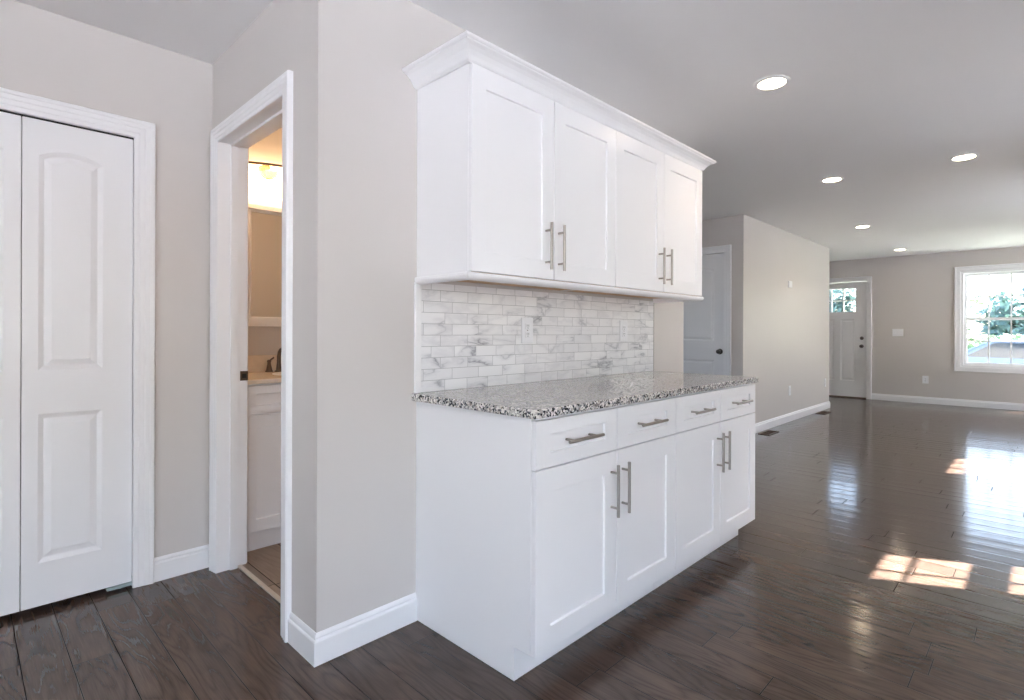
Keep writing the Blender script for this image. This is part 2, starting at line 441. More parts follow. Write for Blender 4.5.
# ------------------------------------------------------------------ room shell
mb = MB()
LSHAPE = [(X_KB-.15, Y_KB-.15), (X_J+.15, Y_KB-.15), (X_J+.15, Y_R-.15), (X_FR+.15, Y_R-.15), (X_FR+.15, 5.2), (X_KB-.15, 5.2)]
def plank_floor(mb, bw, phase):
    # boards run along Y: each row slightly cupped and tilted, the tilt wandering along its length
    R_ = random.Random(11); prof = [0, .04, .15, .3, .5, .7, .85, .96, 1]
    k = math.floor((X_KB-.15-phase)/bw)
    while True:
        xa = phase+k*bw; k += 1
        if xa > X_FR+.15: break
        y0 = (Y_KB if xa+bw < X_J+.15 else Y_R)-.15; y1 = 5.2
        y = y0; ys = [y0]; vs = []
        while y < y1: y = min(y1, y+R_.uniform(.35, .8)); ys.append(y)
        cup, tl = R_.uniform(.00022, .00058), R_.gauss(0, .0004)
        for yy in ys:
            t_ = tl+R_.gauss(0, .00022)
            for p in prof:
                vs.append((xa+p*bw, yy, -.0012+4*cup*(p-.5)**2-cup+t_*(p-.5)-(.0004 if p in (0, 1) else 0)))
        n = len(prof)
        mb.add(vs, [(a*n+b, a*n+b+1, (a+1)*n+b+1, (a+1)*n+b) for a in range(len(ys)-1) for b in range(n-1)])
    return mb
plank_floor(mb, .125, .026)
mb.prism(LSHAPE, 'z', -.12, -.004)
o = struct(mb, 'floor', 'floor', 'dark stained oak plank floor running through the whole house', 'floor', origin=(0, 0, 0))
for p in o.data.polygons: p.use_smooth = True
o.data.set_sharp_from_angle(angle=math.radians(25))
mb = MB().prism(LSHAPE, 'z', CH, CH+.12)
struct(mb, 'ceiling', 'ceiling', 'flat white painted ceiling over kitchen and living room', 'ceiling', origin=(0, 0, CH))

def wall_with_holes(mb, axis, c0, c1, a0, a1, holes):
    """vertical wall slab; axis 'x' means the wall plane is X=c; holes: (a0,a1,z0,z1)"""
    def B(p, q, z0, z1):
        if q-p < 1e-4 or z1-z0 < 1e-4: return
        if axis == 'x': mb.box(c0, c1, p, q, z0, z1)
        else: mb.box(p, q, c0, c1, z0, z1)
    pos = a0
    for (h0, h1, z0, z1) in sorted(holes):
        B(pos, h0, 0, CH); B(h0, h1, 0, z0); B(h0, h1, z1, CH); pos = h1
    B(pos, a1, 0, CH)
    return mb
# bathroom doorway
BD0, BD1, BDH = 2.050, 2.787, 2.036
struct(wall_with_holes(MB(), 'x', X_B, X_B+T, Y_K+T, 3.52, [(BD0-.018, BD1+.018, 0, BDH+.018)]), 'wall_bathroom', 'wall', 'greige wall with the bathroom doorway beside the bifold closet', 'wall')
struct(MB().box(X_B, X_END, Y_K, Y_K+T, 0, CH), 'wall_kitchen', 'wall', 'greige wall behind the white cabinets and marble backsplash', 'wall')
struct(MB().box(X_END-T, X_END, Y_K+T, 4.6, 0, CH), 'wall_hallway', 'wall', 'greige side wall of the hallway past the cabinet run', 'wall')
# closet wall with the bifold opening
CL0, CL1, CLH = -.945, .549, 2.005
struct(wall_with_holes(MB(), 'y', Y_L, Y_L+T, X_KB, X_B, [(CL0-.018, CL1+.018, 0, CLH+.018)]), 'wall_closet', 'wall', 'greige wall holding the white bifold closet doors', 'wall')
struct(MB().box(CL0-.3, X_B, 3.55, 3.62, 0, CH).box(CL0-.36, CL0-.3, Y_L+T, 3.62, 0, CH), 'wall_closet_inner', 'wall', 'plain back wall inside the bifold closet', 'wall')
# hall block and its door
HD0, HD1, HDH = 2.572, 3.385, 2.045
struct(wall_with_holes(MB(), 'x', X_H, X_H+T, Y_F+T, 4.6, [(HD0-.018, HD1+.018, 0, HDH+.018)]), 'wall_hall_closet', 'wall', 'greige wall at the hallway end holding the two panel door', 'wall')
struct(MB().box(X_H, X_E, Y_F, Y_F+T, 0, CH), 'wall_living', 'wall', 'long greige living room wall with outlets and two floor registers', 'wall')
struct(MB().box(X_E-T, X_E, Y_F+T, 4.6, 0, CH), 'wall_entry', 'wall', 'greige wall end beside the front entry', 'wall')
struct(wall_with_holes(MB(), 'y', 4.6, 4.7, X_END-T, X_FR+.15, [(4.1, 5.2, .8, 2.13)]), 'wall_hall_end', 'wall', 'greige wall closing the end of the hallway', 'wall')
# bathroom back and side walls
struct(MB().box(X_B, 2.75, 3.40, 3.52, 0, CH).box(2.63, 2.75, Y_K+T, 3.40, 0, CH), 'wall_bathroom_vanity', 'wall', 'greige bathroom wall behind the vanity and mirror', 'wall')
# front wall: door and twin window
FD0, FD1, FDH = 2.226, 3.140, 2.055
FW0, FW1, FWZ0, FWZ1 = -.93, .960, .622, 2.119
struct(wall_with_holes(MB(), 'x', X_FR, X_FR+.15, Y_R-.15, 4.6, [(FW0, FW1, FWZ0, FWZ1), (FD0-.018, FD1+.018, 0, FDH+.018)]), 'wall_front', 'wall', 'greige front wall with the entry door and living room window', 'wall')
# right wall of the living room, with two tall windows that throw the sun patches
WR = [(3.830, 4.375, .95, 2.258), (6.51, 7.41, 1.18, 2.258), (9.70, 10.75, .30, 1.50)]  # the last, low opening is added to brighten the front wall
struct(wall_with_holes(MB(), 'y', Y_R-.15, Y_R, X_J, X_FR+.15, WR), 'wall_right', 'wall', 'greige right wall of the living room with sunny windows', 'wall')
struct(MB().box(X_J, X_J+.15, Y_KB-.15, Y_R-.15, 0, CH), 'wall_jog', 'wall', 'greige wall return between kitchen and living room', 'wall')
WK = [(-2.6, .75, .6, 2.13)]
struct(wall_with_holes(MB(), 'y', Y_KB-.15, Y_KB, X_KB-.15, X_J, WK), 'wall_kitchen_right', 'wall', 'greige kitchen wall with a wide window behind the camera', 'wall')
WB = [(-2.7, .15, .08, 2.13)]
struct(wall_with_holes(MB(), 'x', X_KB-.15, X_KB, Y_KB, Y_L+T, WB), 'wall_back', 'wall', 'greige kitchen back wall with wide patio glazing', 'wall')

# baseboards
def bb(pts, name, label): return struct(sweep(MB(), pts, BASE), name, 'trim', label, 'baseboard')
bb([(.620, Y_L), (X_B-.001, Y_L)], 'baseboard_left', 'short white baseboard between bifold closet and bathroom door casing')
bb([(X_B, 1.99), (X_B, Y_K), (1.274, Y_K)], 'baseboard_corner', 'white baseboard wrapping the wall corner before the base cabinets')
bb([(3.092, Y_K), (X_END, Y_K), (X_END, 4.6)], 'baseboard_hallway', 'white baseboard turning into the hallway past the cabinets')
bb([(X_H, 2.492), (X_H, Y_F), (X_E, Y_F), (X_E, 4.6)], 'baseboard_living', 'white baseboard along the long living room wall')
bb([(X_FR, FD0-.080), (X_FR, Y_R)], 'baseboard_front', 'white baseboard along the front wall under the window')
bb([(X_FR, Y_R), (X_J, Y_R)], 'baseboard_right', 'white baseboard along the right living room wall')
bb([(X_KB, Y_L), (CL0-.081, Y_L)], 'baseboard_back', 'white baseboard left of the bifold closet')

# ------------------------------------------------------------------ door casings and jambs
def jamb(mb, axis, c0, c1, a0, a1, h, t=.018, stop=None):
    def B(p, q, e0, e1, z0, z1):
        if axis == 'x': mb.box(e0, e1, p, q, z0, z1)
        else: mb.box(p, q, e0, e1, z0, z1)
    B(a0-t, a0, c0, c1, 0, h); B(a1, a1+t, c0, c1, 0, h); B(a0-t, a1+t, c0, c1, h, h+t)
    if stop:
        s0, s1 = stop
        B(a0, a0+.011, s0, s1, 0, h-.011); B(a1-.011, a1, s0, s1, 0, h-.011); B(a0, a1, s0, s1, h-.011, h)
    return mb
mb = casing(MB(), (0, Y_L, 0), XP, YM, CL0+.004, CL1-.004, 0, CLH-.004, CAS); jamb(mb, 'y', Y_L, Y_L+T, CL0, CL1, CLH)
struct(mb, 'trim_1', 'trim', 'white stepped casing around the bifold closet', 'door casing')
mb = casing(MB(), (X_B, 0, 0), YP, XM, BD0+.003, BD1-.001, 0, BDH-.003, [(w_*.86, d_) for (w_, d_) in CAS]); jamb(mb, 'x', X_B, X_B+T+.004, BD0, BD1, BDH, stop=(.912, .946))
casing(mb, (X_B+T, 0, 0), YP, XP, BD0-.01, BD1+.01, 0, BDH+.01, CAS)
bt = struct(mb, 'trim_2', 'trim', 'white casing and jamb of the open bathroom doorway', 'door casing')
sp = MB().box(.957, .994, BD1-.0035, BD1-.0001, .902, .948)
st = sp.build('strike_plate', 'bronze', bt, bevel=.002); st['label'] = 'bronze strike plate'
hole = MB().box(.966, .985, BD1-.0042, BD1-.0030, .915, .935).build('latch_hole', 'slot', st)
st.location = (0, 0, 0); hole.location = (0, 0, 0)
mb = casing(MB(), (X_H, 0, 0), YP, XM, HD0+.003, HD1-.003, 0, HDH-.003, CAS); jamb(mb, 'x', X_H, X_H+T, HD0, HD1, HDH)
struct(mb, 'trim_3', 'trim', 'white casing around the two panel hallway door', 'door casing')
mb = casing(MB(), (X_FR, 0, 0), YP, XM, FD0+.003, FD1-.003, 0, FDH-.003, CAS); jamb(mb, 'x', X_FR, X_FR+.15, FD0, FD1, FDH)
struct(mb, 'trim_4', 'trim', 'white casing around the front entry door', 'door casing')

# ------------------------------------------------------------------ bifold closet door (four leaves)
bf = thing('door_1', (CL0, Y_L+.03, 0), 'white four leaf bifold closet door with arched moulded panels', 'closet door', kind='structure')
LW = .3715
for i in range(4):
    x1 = CL1-.004-i*LW; x0 = x1-LW+.003
    w = x1-x0; hh = 1.972; z0 = .024
    l, r = (.050, w-.107) if i % 2 == 0 else (.107, w-.050)
    outs = [arch(l, r, .980-z0, 1.852-z0, .031), rect(l, r, .198-z0, .802-z0)]
    leaf = place(panel_slab(w, hh, .033, outs, MOULD), (x0, Y_L+.012, z0), XP, YM).build('leaf', 'door', bf, bevel=.0015)
    if i in (1, 2):
        kx = (x0+x1)/2
        MB().lathe((kx, Y_L+.0121, .89), YM, [(.0001, 0), (.008, 0), (.008, .012), (.016, .02), (.016, .026), (.010, .031), (.0001, .032)]).build('knob', 'plate', leaf, smooth=True)
br = MB().box(.455, CL1-.001, Y_L+.004, Y_L+.040, .010, .022).box(CL1-.004, CL1-.001, Y_L+.0105, Y_L+.04, .003, .045).tube((.505, Y_L+.028, .001), (.505, Y_L+.028, .0115), .006)
br.build('pivot_bracket', 'steel', bf)['label'] = 'small zinc pivot bracket at the floor'
MB().box(CL0, CL1, Y_L+.014, Y_L+.040, 1.998, 2.004).build('track_gap_shade', 'gap', bf)  # dark strip painting the shade in the gap above the leaves

# ------------------------------------------------------------------ hallway two panel door
hd = thing('door_2', (X_H+.03, (HD0+HD1)/2, 0), 'white two panel arched door at the end of the hallway, seen past the cabinets', 'door', kind='structure')
w = HD1-HD0-.006
outs = [arch(.127, w-.127, 1.052-.012, 1.868-.012, .04), rect(.127, w-.127, .22, .831-.012)]
slab = place(panel_slab(w, 2.028, .035, outs, MOULD), (X_H+.028, HD1-.003, .012), YM, XM).build('slab', 'door', hd, bevel=.0015)
kb = MB().lathe((X_H+.0279, HD0+.062, .930), XM, [(.0001, 0), (.032, 0), (.032, .006), (.012, .010), (.010, .026), (.020, .034), (.026, .046), (.024, .056), (.012, .062), (.0001, .063)]).build('knob', 'darknickel', hd, smooth=True)
kb['label'] = 'round dark nickel knob'
MB().box(X_H+.020, X_H+.0275, HD0-.0002, HD0+.0035, .905, .955).build('latch_plate', 'darknickel', hd)

# ------------------------------------------------------------------ front entry door
fd = thing('door_3', (X_FR+.03, (FD0+FD1)/2, 0), 'white craftsman front door with small square lites beside the living room', 'front door', kind='structure')
w = FD1-FD0-.006; oy = FD1-.003
def L(y): return oy-y          # world Y to local across (left edge at FD1)
lites = []
ly = [(L(2.970), L(2.793)), (L(2.7745), L(2.6035)), (L(2.5845), L(2.3975))]
lz = [(1.520-.02, 1.717-.02), (1.737-.02, 1.932-.02)]
holes = [rect(a, b, c, d) for (a, b) in ly for (c, d) in lz]
outs = [rect(L(2.634), L(2.414), .298-.02, 1.390-.02), rect(L(2.952), L(2.732), .298-.02, 1.390-.02)]
slab = place(panel_slab(w, 2.030, .044, outs, [(0, 0), (.012, .007), (.03, .007), (.045, .003)], holes), (X_FR+.035, oy, .020), YM, XM).build('slab', 'door', fd, bevel=.0012)
for (a, b) in ly:
    for (c, d) in lz:
        g = MB().box(X_FR+.056, X_FR+.060, oy-b, oy-a, c+.02, d+.02).build('pane', 'glass', slab)
for zc, nm in ((1.056, 'deadbolt'), (.916, 'knob')):
    pr = [(.0001, 0), (.030, 0), (.030, .006), (.024, .012)]
    pr += [(.020, .016), (.0001, .017)] if nm == 'deadbolt' else [(.011, .014), (.011, .03), (.027, .042), (.028, .052), (.018, .062), (.0001, .063)]
    o = MB().lathe((X_FR+.0349, FD0+.079, zc), XM, pr).build(nm, 'darknickel', fd, smooth=True); o['label'] = 'dark nickel '+('deadbolt' if nm == 'deadbolt' else 'door knob')
MB().box(X_FR+.002, X_FR+.148, FD0, FD1, .0005, .019).build('threshold', 'bronze', fd, bevel=.003)['label'] = 'dark metal threshold'

# ------------------------------------------------------------------ windows
WCAS = [(0, 0), (0, .012), (.010, .016), (.055, .016), (.060, .022), (.072, .022), (.076, .014), (.076, 0)]
def dh_window(root, axis_o, A, N, x0, x1, z0, z1, depth, cols, rows, meet=None, vfr=None, hfr=None, lrail=.04):
    """double hung unit in an opening: local x along A, outward into the room N"""
    o, A, N = Vector(axis_o), Vector(A), Vector(N)
    def bx(mbx, a0, a1, zz0, zz1, d0, d1):
        p, q = o+A*a0-N*d0, o+A*a1-N*d1
        mbx.box(min(p.x, q.x), max(p.x, q.x), min(p.y, q.y), max(p.y, q.y), zz0, zz1)
    fr = MB()
    bx(fr, x0, x0+.032, z0, z1, .0, depth); bx(fr, x1-.032, x1, z0, z1, .0, depth); bx(fr, x0+.032, x1-.032, z1-.032, z1, .0, depth); bx(fr, x0+.032, x1-.032, z0, z0+.028, .0, depth)
    frame_o = fr.build('frame', 'vinyl', root)
    zm = meet or (z0+z1)/2
    for nm, za, zb, d in (('upper_sash', zm-.02, z1-.032, depth-.035), ('lower_sash', z0+.028, zm+.02, depth-.075)):
        up = nm == 'upper_sash'; tr = .04 if up else lrail
        s = MB(); a, b = x0+.032, x1-.032; sw = .042
        bx(s, a, a+sw, za, zb, d, d+.034); bx(s, b-sw, b, za, zb, d, d+.034); bx(s, a+sw, b-sw, zb-tr, zb, d, d+.034); bx(s, a+sw, b-sw, za, za+.04, d, d+.034)
        ga, gb, gz0, gz1 = a+sw, b-sw, za+.04, zb-tr
        for q in (vfr or [c/cols for c in range(1, cols)]): t_ = ga+(gb-ga)*q; bx(s, t_-.009, t_+.009, gz0, gz1, d+.010, d+.024)
        for q in ((hfr if hfr and up else None) or [r/rows for r in range(1, rows)]): t_ = gz0+(gz1-gz0)*q; bx(s, ga, gb, t_-.009, t_+.009, d+.0105, d+.0235)
        so_ = s.build(nm, 'vinyl', root)
        g = MB(); bx(g, ga, gb, gz0, gz1, d+.015, d+.019); g.build('pane', 'glass', so_)
win = thing('window_1', (X_FR, (FW0+FW1)/2, FWZ0), 'white gridded double hung living room window with trees outside', 'window', kind='structure')
mb = casing(MB(), (X_FR, 0, 0), YP, XM, FW0, FW1, FWZ0, FWZ1, WCAS, closed=True); mb.build('casing', 'trim', win)
YC = (FW0+FW1)/2
dh_window(win, (X_FR, 0, 0), YP, XM, FW0, YC-.03, FWZ0, FWZ1, .13, 3, 2)
dh_window(win, (X_FR, 0, 0), YP, XM, YC+.03, FW1, FWZ0, FWZ1, .13, 3, 2)
MB().box(X_FR, X_FR+.13, YC-.03, YC+.03, FWZ0, FWZ1).build('mullion', 'vinyl', win)
for k, (a, b, z0, z1) in enumerate(WR):
    wr = thing('window_%d' % (k+2), ((a+b)/2, Y_R, z0), ['narrow white window throwing the near sun patch on the floor', 'wider white window throwing the far sun patch on the floor', 'unseen low window added at the far end of the right wall for light'][k], 'window', kind='structure')
    casing(MB(), (0, Y_R, 0), XP, YP, a, b, z0, z1, WCAS, closed=True).build('casing', 'trim', wr)
    dh_window(wr, (0, Y_R, 0), XP, YP, a, b, z0, z1, .13, 2, 2, meet=1.692 if k < 2 else .95, vfr=[.36] if k == 0 else [.33, .67], hfr=[.67], lrail=.14)
def fixed_window(name, o, A, N, a, b, z0, z1, n, label):
    r = thing(name, Vector(o)+Vector(A)*((a+b)/2)+Vector((0, 0, z0)), label, 'window', kind='structure')
    casing(MB(), o, A, N, a, b, z0, z1, WCAS, closed=True).build('casing', 'trim', r)
    for i in range(n):
        dh_like = MB(); o_, A_, N_ = Vector(o), Vector(A), Vector(N)
        p0, p1 = a+(b-a)*i/n, a+(b-a)*(i+1)/n
        def bx(m_, x0, x1, q0, q1, d0, d1):
            p, q = o_+A_*x0-N_*d0, o_+A_*x1-N_*d1
            m_.box(min(p.x, q.x), max(p.x, q.x), min(p.y, q.y), max(p.y, q.y), q0, q1)
        bx(dh_like, p0, p0+.05, z0, z1, .05, .12); bx(dh_like, p1-.05, p1, z0, z1, .05, .12)
        bx(dh_like, p0+.05, p1-.05, z0, z0+.06, .05, .12); bx(dh_like, p0+.05, p1-.05, z1-.06, z1, .05, .12)
        s = dh_like.build('sash', 'vinyl', r)
        g = MB(); bx(g, p0+.05, p1-.05, z0+.06, z1-.06, .08, .085); g.build('pane', 'glass', s)
fixed_window('window_5', (X_KB, 0, 0), YP, XP, WB[0][0], WB[0][1], WB[0][2], WB[0][3], 3, 'wide patio glazing in the kitchen back wall')
for k, (a, b, z0, z1) in enumerate(WK):
    fixed_window('window_%d' % (6+k), (0, Y_KB, 0), XP, YP, a, b, z0, z1, 3 if k == 0 else 2, ['wide kitchen window nearest the back wall', 'kitchen window over the counter side'][k])
fixed_window('window_8', (0, 4.6, 0), XP, YM, 4.1, 5.2, .8, 2.13, 2, 'unseen window added at the end of the hallway for light')  # out of view, added to bring daylight onto the hall door
portal('portal_hall', (4.65, 4.72, 1.465), (0, -1, 0), 1.1, 1.33)
portal('portal_front', (X_FR+.16, (FW0+FW1)/2, (FWZ0+FWZ1)/2), (-1, 0, 0), FW1-FW0, FWZ1-FWZ0)
for (a, b, z0, z1) in WR: portal('portal_right', ((a+b)/2, Y_R-.16, (z0+z1)/2), (0, 1, 0), b-a, z1-z0)
for (a, b, z0, z1) in WK: portal('portal_kitchen', ((a+b)/2, Y_KB-.16, (z0+z1)/2), (0, 1, 0), b-a, z1-z0)
for (a, b, z0, z1) in WB: portal('portal_back', (X_KB-.16, (a+b)/2, (z0+z1)/2), (1, 0, 0), b-a, z1-z0)
portal('portal_door', (X_FR+.16, 2.684, 1.726), (-1, 0, 0), .59, .43)

# ------------------------------------------------------------------ base cabinets
BX0, UW = 1.275, .9075
YB, YD = 1.165, 1.145
def bar_handle(mb, c, axis, N, length=.19, r=.006, stand=.032, cc=.128):
    c, ax, N = Vector(c), Vector(axis), Vector(N)
    p = c+N*stand
    mb.tube(p-ax*length/2, p+ax*length/2, r, n=16)
    for s in (-1, 1): mb.tube(c+ax*(s*cc/2)-N*.0005, p+ax*(s*cc/2), .0045, n=12)
    return mb
def shaker(x0, x1, z0, z1, yf, stile, rail, t=.0195):
    w, h = x1-x0, z1-z0
    return place(panel_slab(w, h, t, [rect(stile, w-stile, rail, h-rail)], SHAKER), (x0, yf, z0), XP, YM)
bc = thing('base_cabinet', (BX0+UW/2, (YB+Y_K)/2, 0), 'white shaker base cabinet nearer the wall corner, its plain end panel in view', 'cabinet', 'white shaker base cabinets')
MB().box(BX0+.018, BX0+UW-.0185, YB, Y_K-.001, .112, .8695).build('body', 'cabinet', bc)
for x0 in (BX0, BX0+UW-.0182):
    MB().prism([(YB+.001, .112), (YB+.001, .8695), (Y_K-.001, .8695), (Y_K-.001, .0005), (1.238, .0005), (1.238, .112)], 'x', x0, x0+.0178).build('side_panel', 'cabinet', bc, bevel=.0008)
MB().box(BX0+.018, BX0+UW-.0185, 1.239, 1.255, .0005, .1115).build('toe_kick', 'cabinet', bc)
hw = UW/2
for k in range(2):
    x0, x1 = BX0+(.003 if k else .0005)+k*hw, BX0+hw-.002+k*hw-(.001 if k else 0)
    d = shaker(x0, x1, .705, .858, YD, .074, .046).build('drawer_front', 'cabinet', bc, bevel=.0012)
    bar_handle(MB(), ((x0+x1)/2, YD+.008, .781), XP, YM, stand=.040).build('handle', 'nickel', d, smooth=True)['label'] = 'brushed nickel bar pull'
    d = shaker(x0, x1, .113, .699, YD, .074, .075).build('door', 'cabinet', bc, bevel=.0012)
    hx = x1-.036 if k == 0 else x0+.032
    bar_handle(MB(), (hx, YD, .561), (0, 0, 1), YM).build('handle', 'nickel', d, smooth=True)['label'] = 'brushed nickel bar pull'
bc2 = copy_to(bc, (UW, 0, 0), 'white shaker base cabinet at the hallway end, under the far half of the granite counter')

# ------------------------------------------------------------------ countertop and backsplash
CT = [(1.250, 1.128), (3.086, 1.128), (3.086, Y_K-.0005), (1.250, Y_K-.0005)]
o = MB().prism(CT, 'z', .8700, .8990).build('countertop', 'granite', bevel=.004, seg=3)
props(o, 'speckled grey granite countertop on the white base cabinets', 'countertop')
bs = MB().box(1.292, 3.088, Y_K-.010, Y_K-.0005, .8992, 1.3395).build('backsplash', 'marble')
props(bs, 'white grey veined marble brick tile backsplash between counter and wall cabinets', 'backsplash')
MB().box(1.262, 1.2918, Y_K-.013, Y_K-.0005, .8992, 1.3395).build('edge_strip', 'marble_strip', bs, bevel=.003)['label'] = 'white pencil edge strip'
MB().box(3.0882, 3.0922, Y_K-.0115, Y_K-.0005, .8992, 1.3395).build('edge_profile', 'nickel', bs)['label'] = 'thin metal edge profile'

def outlet(name, c, A, N, w, h, label, cat, group=None, kind='duplex', gangs=1):
    c, A, N = Vector(c), Vector(A), Vector(N); Zv = Vector((0, 0, 1))
    t = thing(name, c, label, cat, group)
    def bx(mbx, a0, a1, z0, z1, d0, d1):
        p, q = c+A*a0+N*d0, c+A*a1+N*d1
        mbx.box(min(p.x, q.x), max(p.x, q.x), min(p.y, q.y), max(p.y, q.y), c.z+z0, c.z+z1); return mbx
    bx(MB(), -w/2, w/2, -h/2, h/2, 0.0002, .006).build('plate', 'plate', t, bevel=.002)
    for g in range(gangs):
        gx = (g-(gangs-1)/2)*.046
        if kind == 'duplex':
            for s in (-1, 1):
                f = bx(MB(), gx-.017, gx+.017, s*.0195-.0145, s*.0195+.0145, .0061, .0085).build('socket', 'plate', t, bevel=.003)
                sl_ = MB()
                for q in (-.006, .006): bx(sl_, gx+q-.0012, gx+q+.0012, s*.0195-.001, s*.0195+.008, .0083, .0088)
                sl_.lathe(c+A*gx+Zv*(s*.0195-.008)+N*.0083, N, [(.0001, .0005), (.0024, .0005), (.0024, 0)], 10)
                sl_.build('slot', 'slot', f)
            MB().lathe(c+A*gx+N*.0061, N, [(.0032, 0), (.0032, .001), (.0001, .0014)], 10).build('screw', 'nickel', t)
        else:
            f = bx(MB(), gx-.016, gx+.016, -.033, .033, .0061, .0095).build('switch', 'plate', t, bevel=.0015)
    return t
outlet('wall_outlet', (1.9075, Y_K-.0101, 1.150), XP, YM, .079, .122, 'white outlet on the marble backsplash nearer the wall corner', 'outlet', 'backsplash outlets')
outlet('wall_outlet', (2.740, Y_K-.0101, 1.150), XP, YM, .079, .122, 'white outlet on the marble backsplash nearer the hallway', 'outlet', 'backsplash outlets')
outlet('wall_outlet', (7.533, Y_F-.0001, .398), XP, YM, .080, .125, 'low white outlet on the long living room wall, nearer the cabinets', 'outlet', 'living room outlets')
outlet('wall_outlet', (9.115, Y_F-.0001, .400), XP, YM, .080, .125, 'low white outlet at the front door end of the long living room wall', 'outlet', 'living room outlets')
outlet('wall_outlet', (X_FR-.0001, 1.403, .388), YM, XM, .080, .125, 'low white outlet on the front wall below the triple switch', 'outlet', 'living room outlets')
outlet('light_switch', (X_FR-.0001, 1.777, 1.155), YM, XM, .152, .125, 'white triple light switch plate between front door and window', 'light switch', kind='rocker', gangs=3)
tb = thing('wall_box', (7.523, Y_F-.0001, 1.770), 'small white box mounted high on the long living room wall', 'wall box')
MB().box(7.455, 7.592, Y_F-.014, Y_F-.0002, 1.727, 1.814).build('housing', 'plate', tb, bevel=.006)
MB().box(7.468, 7.500, Y_F-.0162, Y_F-.0138, 1.742, 1.799).build('grille_panel', 'vinyl', tb, bevel=.001)

# ------------------------------------------------------------------ wall cabinets
YU, YUD = 1.475, 1.455
UZ0, UZ1 = 1.356, 2.102
uc = thing('wall_cabinet', (BX0+UW/2, (YU+Y_K)/2, UZ0), 'white shaker wall cabinet nearer the wall corner, mounted over the backsplash', 'cabinet', 'white shaker wall cabinets')
MB().box(BX0+.0182, BX0+UW-.0182, YU, Y_K-.001, UZ0+.016, UZ1).build('body', 'cabinet', uc)
for x0 in (BX0, BX0+UW-.0180):
    MB().box(x0, x0+.0178, YU+.0005, Y_K-.001, UZ0, UZ1).build('side_panel', 'cabinet', uc, bevel=.0008)
MB().box(BX0+.0182, BX0+UW-.0182, YU+.0005, Y_K-.001, UZ0, UZ0+.0155).build('underside', 'maple', uc)['label'] = 'bare maple underside'
for k in range(2):
    x0, x1 = BX0+(.003 if k else .0005)+k*hw, BX0+hw-.002+k*hw-(.001 if k else 0)
    d = shaker(x0, x1, UZ0+.003, UZ1-.004, YUD, .069, .073).build('door', 'cabinet', uc, bevel=.0012)
    hx = x1-.050 if k == 0 else x0+.026
    bar_handle(MB(), (hx, YUD, 1.490), (0, 0, 1), YM).build('handle', 'nickel', d, smooth=True)['label'] = 'brushed nickel bar pull'
uc2 = copy_to(uc, (UW, 0, 0), 'white shaker wall cabinet at the hallway end, over the far half of the backsplash')
UX1 = BX0+2*UW
CROWN = [(0.0, 2.1022), (0.0, 2.165), (.072, 2.165), (.074, 2.161), (.074, 2.156), (.070, 2.152), (.066, 2.152), (.064, 2.148), (.060, 2.146), (.050, 2.142), (.038, 2.133), (.028, 2.121), (.021, 2.109), (.017, 2.1055), (.012, 2.1042), (.012, 2.1022)]
mb = sweep(MB(), [(BX0+.003, Y_K-.001), (BX0+.003, YU+.001), (UX1-.004, YU+.001), (UX1-.004, Y_K-.001)], CROWN)
o = mb.build('crown_molding', 'cabinet'); props(o, 'white crown molding along the top of the wall cabinets', 'crown molding')
RAIL = [(-.018, 1.3555), (.001, 1.3555), (.016, 1.3555), (.019, 1.352), (.020, 1.345), (.017, 1.338), (.010, 1.332), (.002, 1.3295), (-.018, 1.3295)]
mb = sweep(MB(), [(BX0, Y_K-.014), (BX0, YU-.002), (UX1, YU-.002), (UX1, Y_K-.014)], RAIL)
o = mb.build('light_rail', 'cabinet'); props(o, 'white rounded light rail along the bottom of the wall cabinets', 'molding')

# ------------------------------------------------------------------ recessed downlights
dl = [((2.955, 1.018), 'recessed downlight nearest the cabinets, largest of the five'),
      ((5.169, 1.292), 'recessed downlight second from the cabinets in the long row'),
      ((5.178, .433), 'recessed downlight standing apart, towards the window side'),
      ((7.699, 1.594), 'recessed downlight third in the long row, before the front wall light'),
      ((10.204, 1.614), 'recessed downlight closest to the front door')]
first = None
for (x, y), lab in dl:
    if first is None:
        first = thing('recessed_downlight', (x, y, CH), lab, 'ceiling light', 'recessed ceiling downlights')
        MB().lathe((x, y, CH-.0002), (0, 0, -1), [(.064, .001), (.066, .006), (.072, .0075), (.080, .006), (.086, .002), (.087, 0)], 40).build('trim_ring', 'plate', first, smooth=True)
        MB().lathe((x, y, CH-.0005), (0, 0, -1), [(.0655, .0008), (.063, .0042), (.04, .0055), (.0001, .006)], 40).build('lens', 'lamp', first, smooth=True)['label'] = 'glowing warm white lens'
    else: copy_to(first, (x-2.955, y-1.018, 0), lab)
    sp_ = bpy.data.lights.new('downlight_beam', 'SPOT'); sp_.energy = SPOT_WATTS; sp_.color = (1.0, .80, .60)
    sp_.spot_size = math.radians(122); sp_.spot_blend = .9; sp_.shadow_soft_size = .06
    so_ = bpy.data.objects.new('downlight_beam', sp_); C.objects.link(so_); so_.location = (x, y, CH-.012)

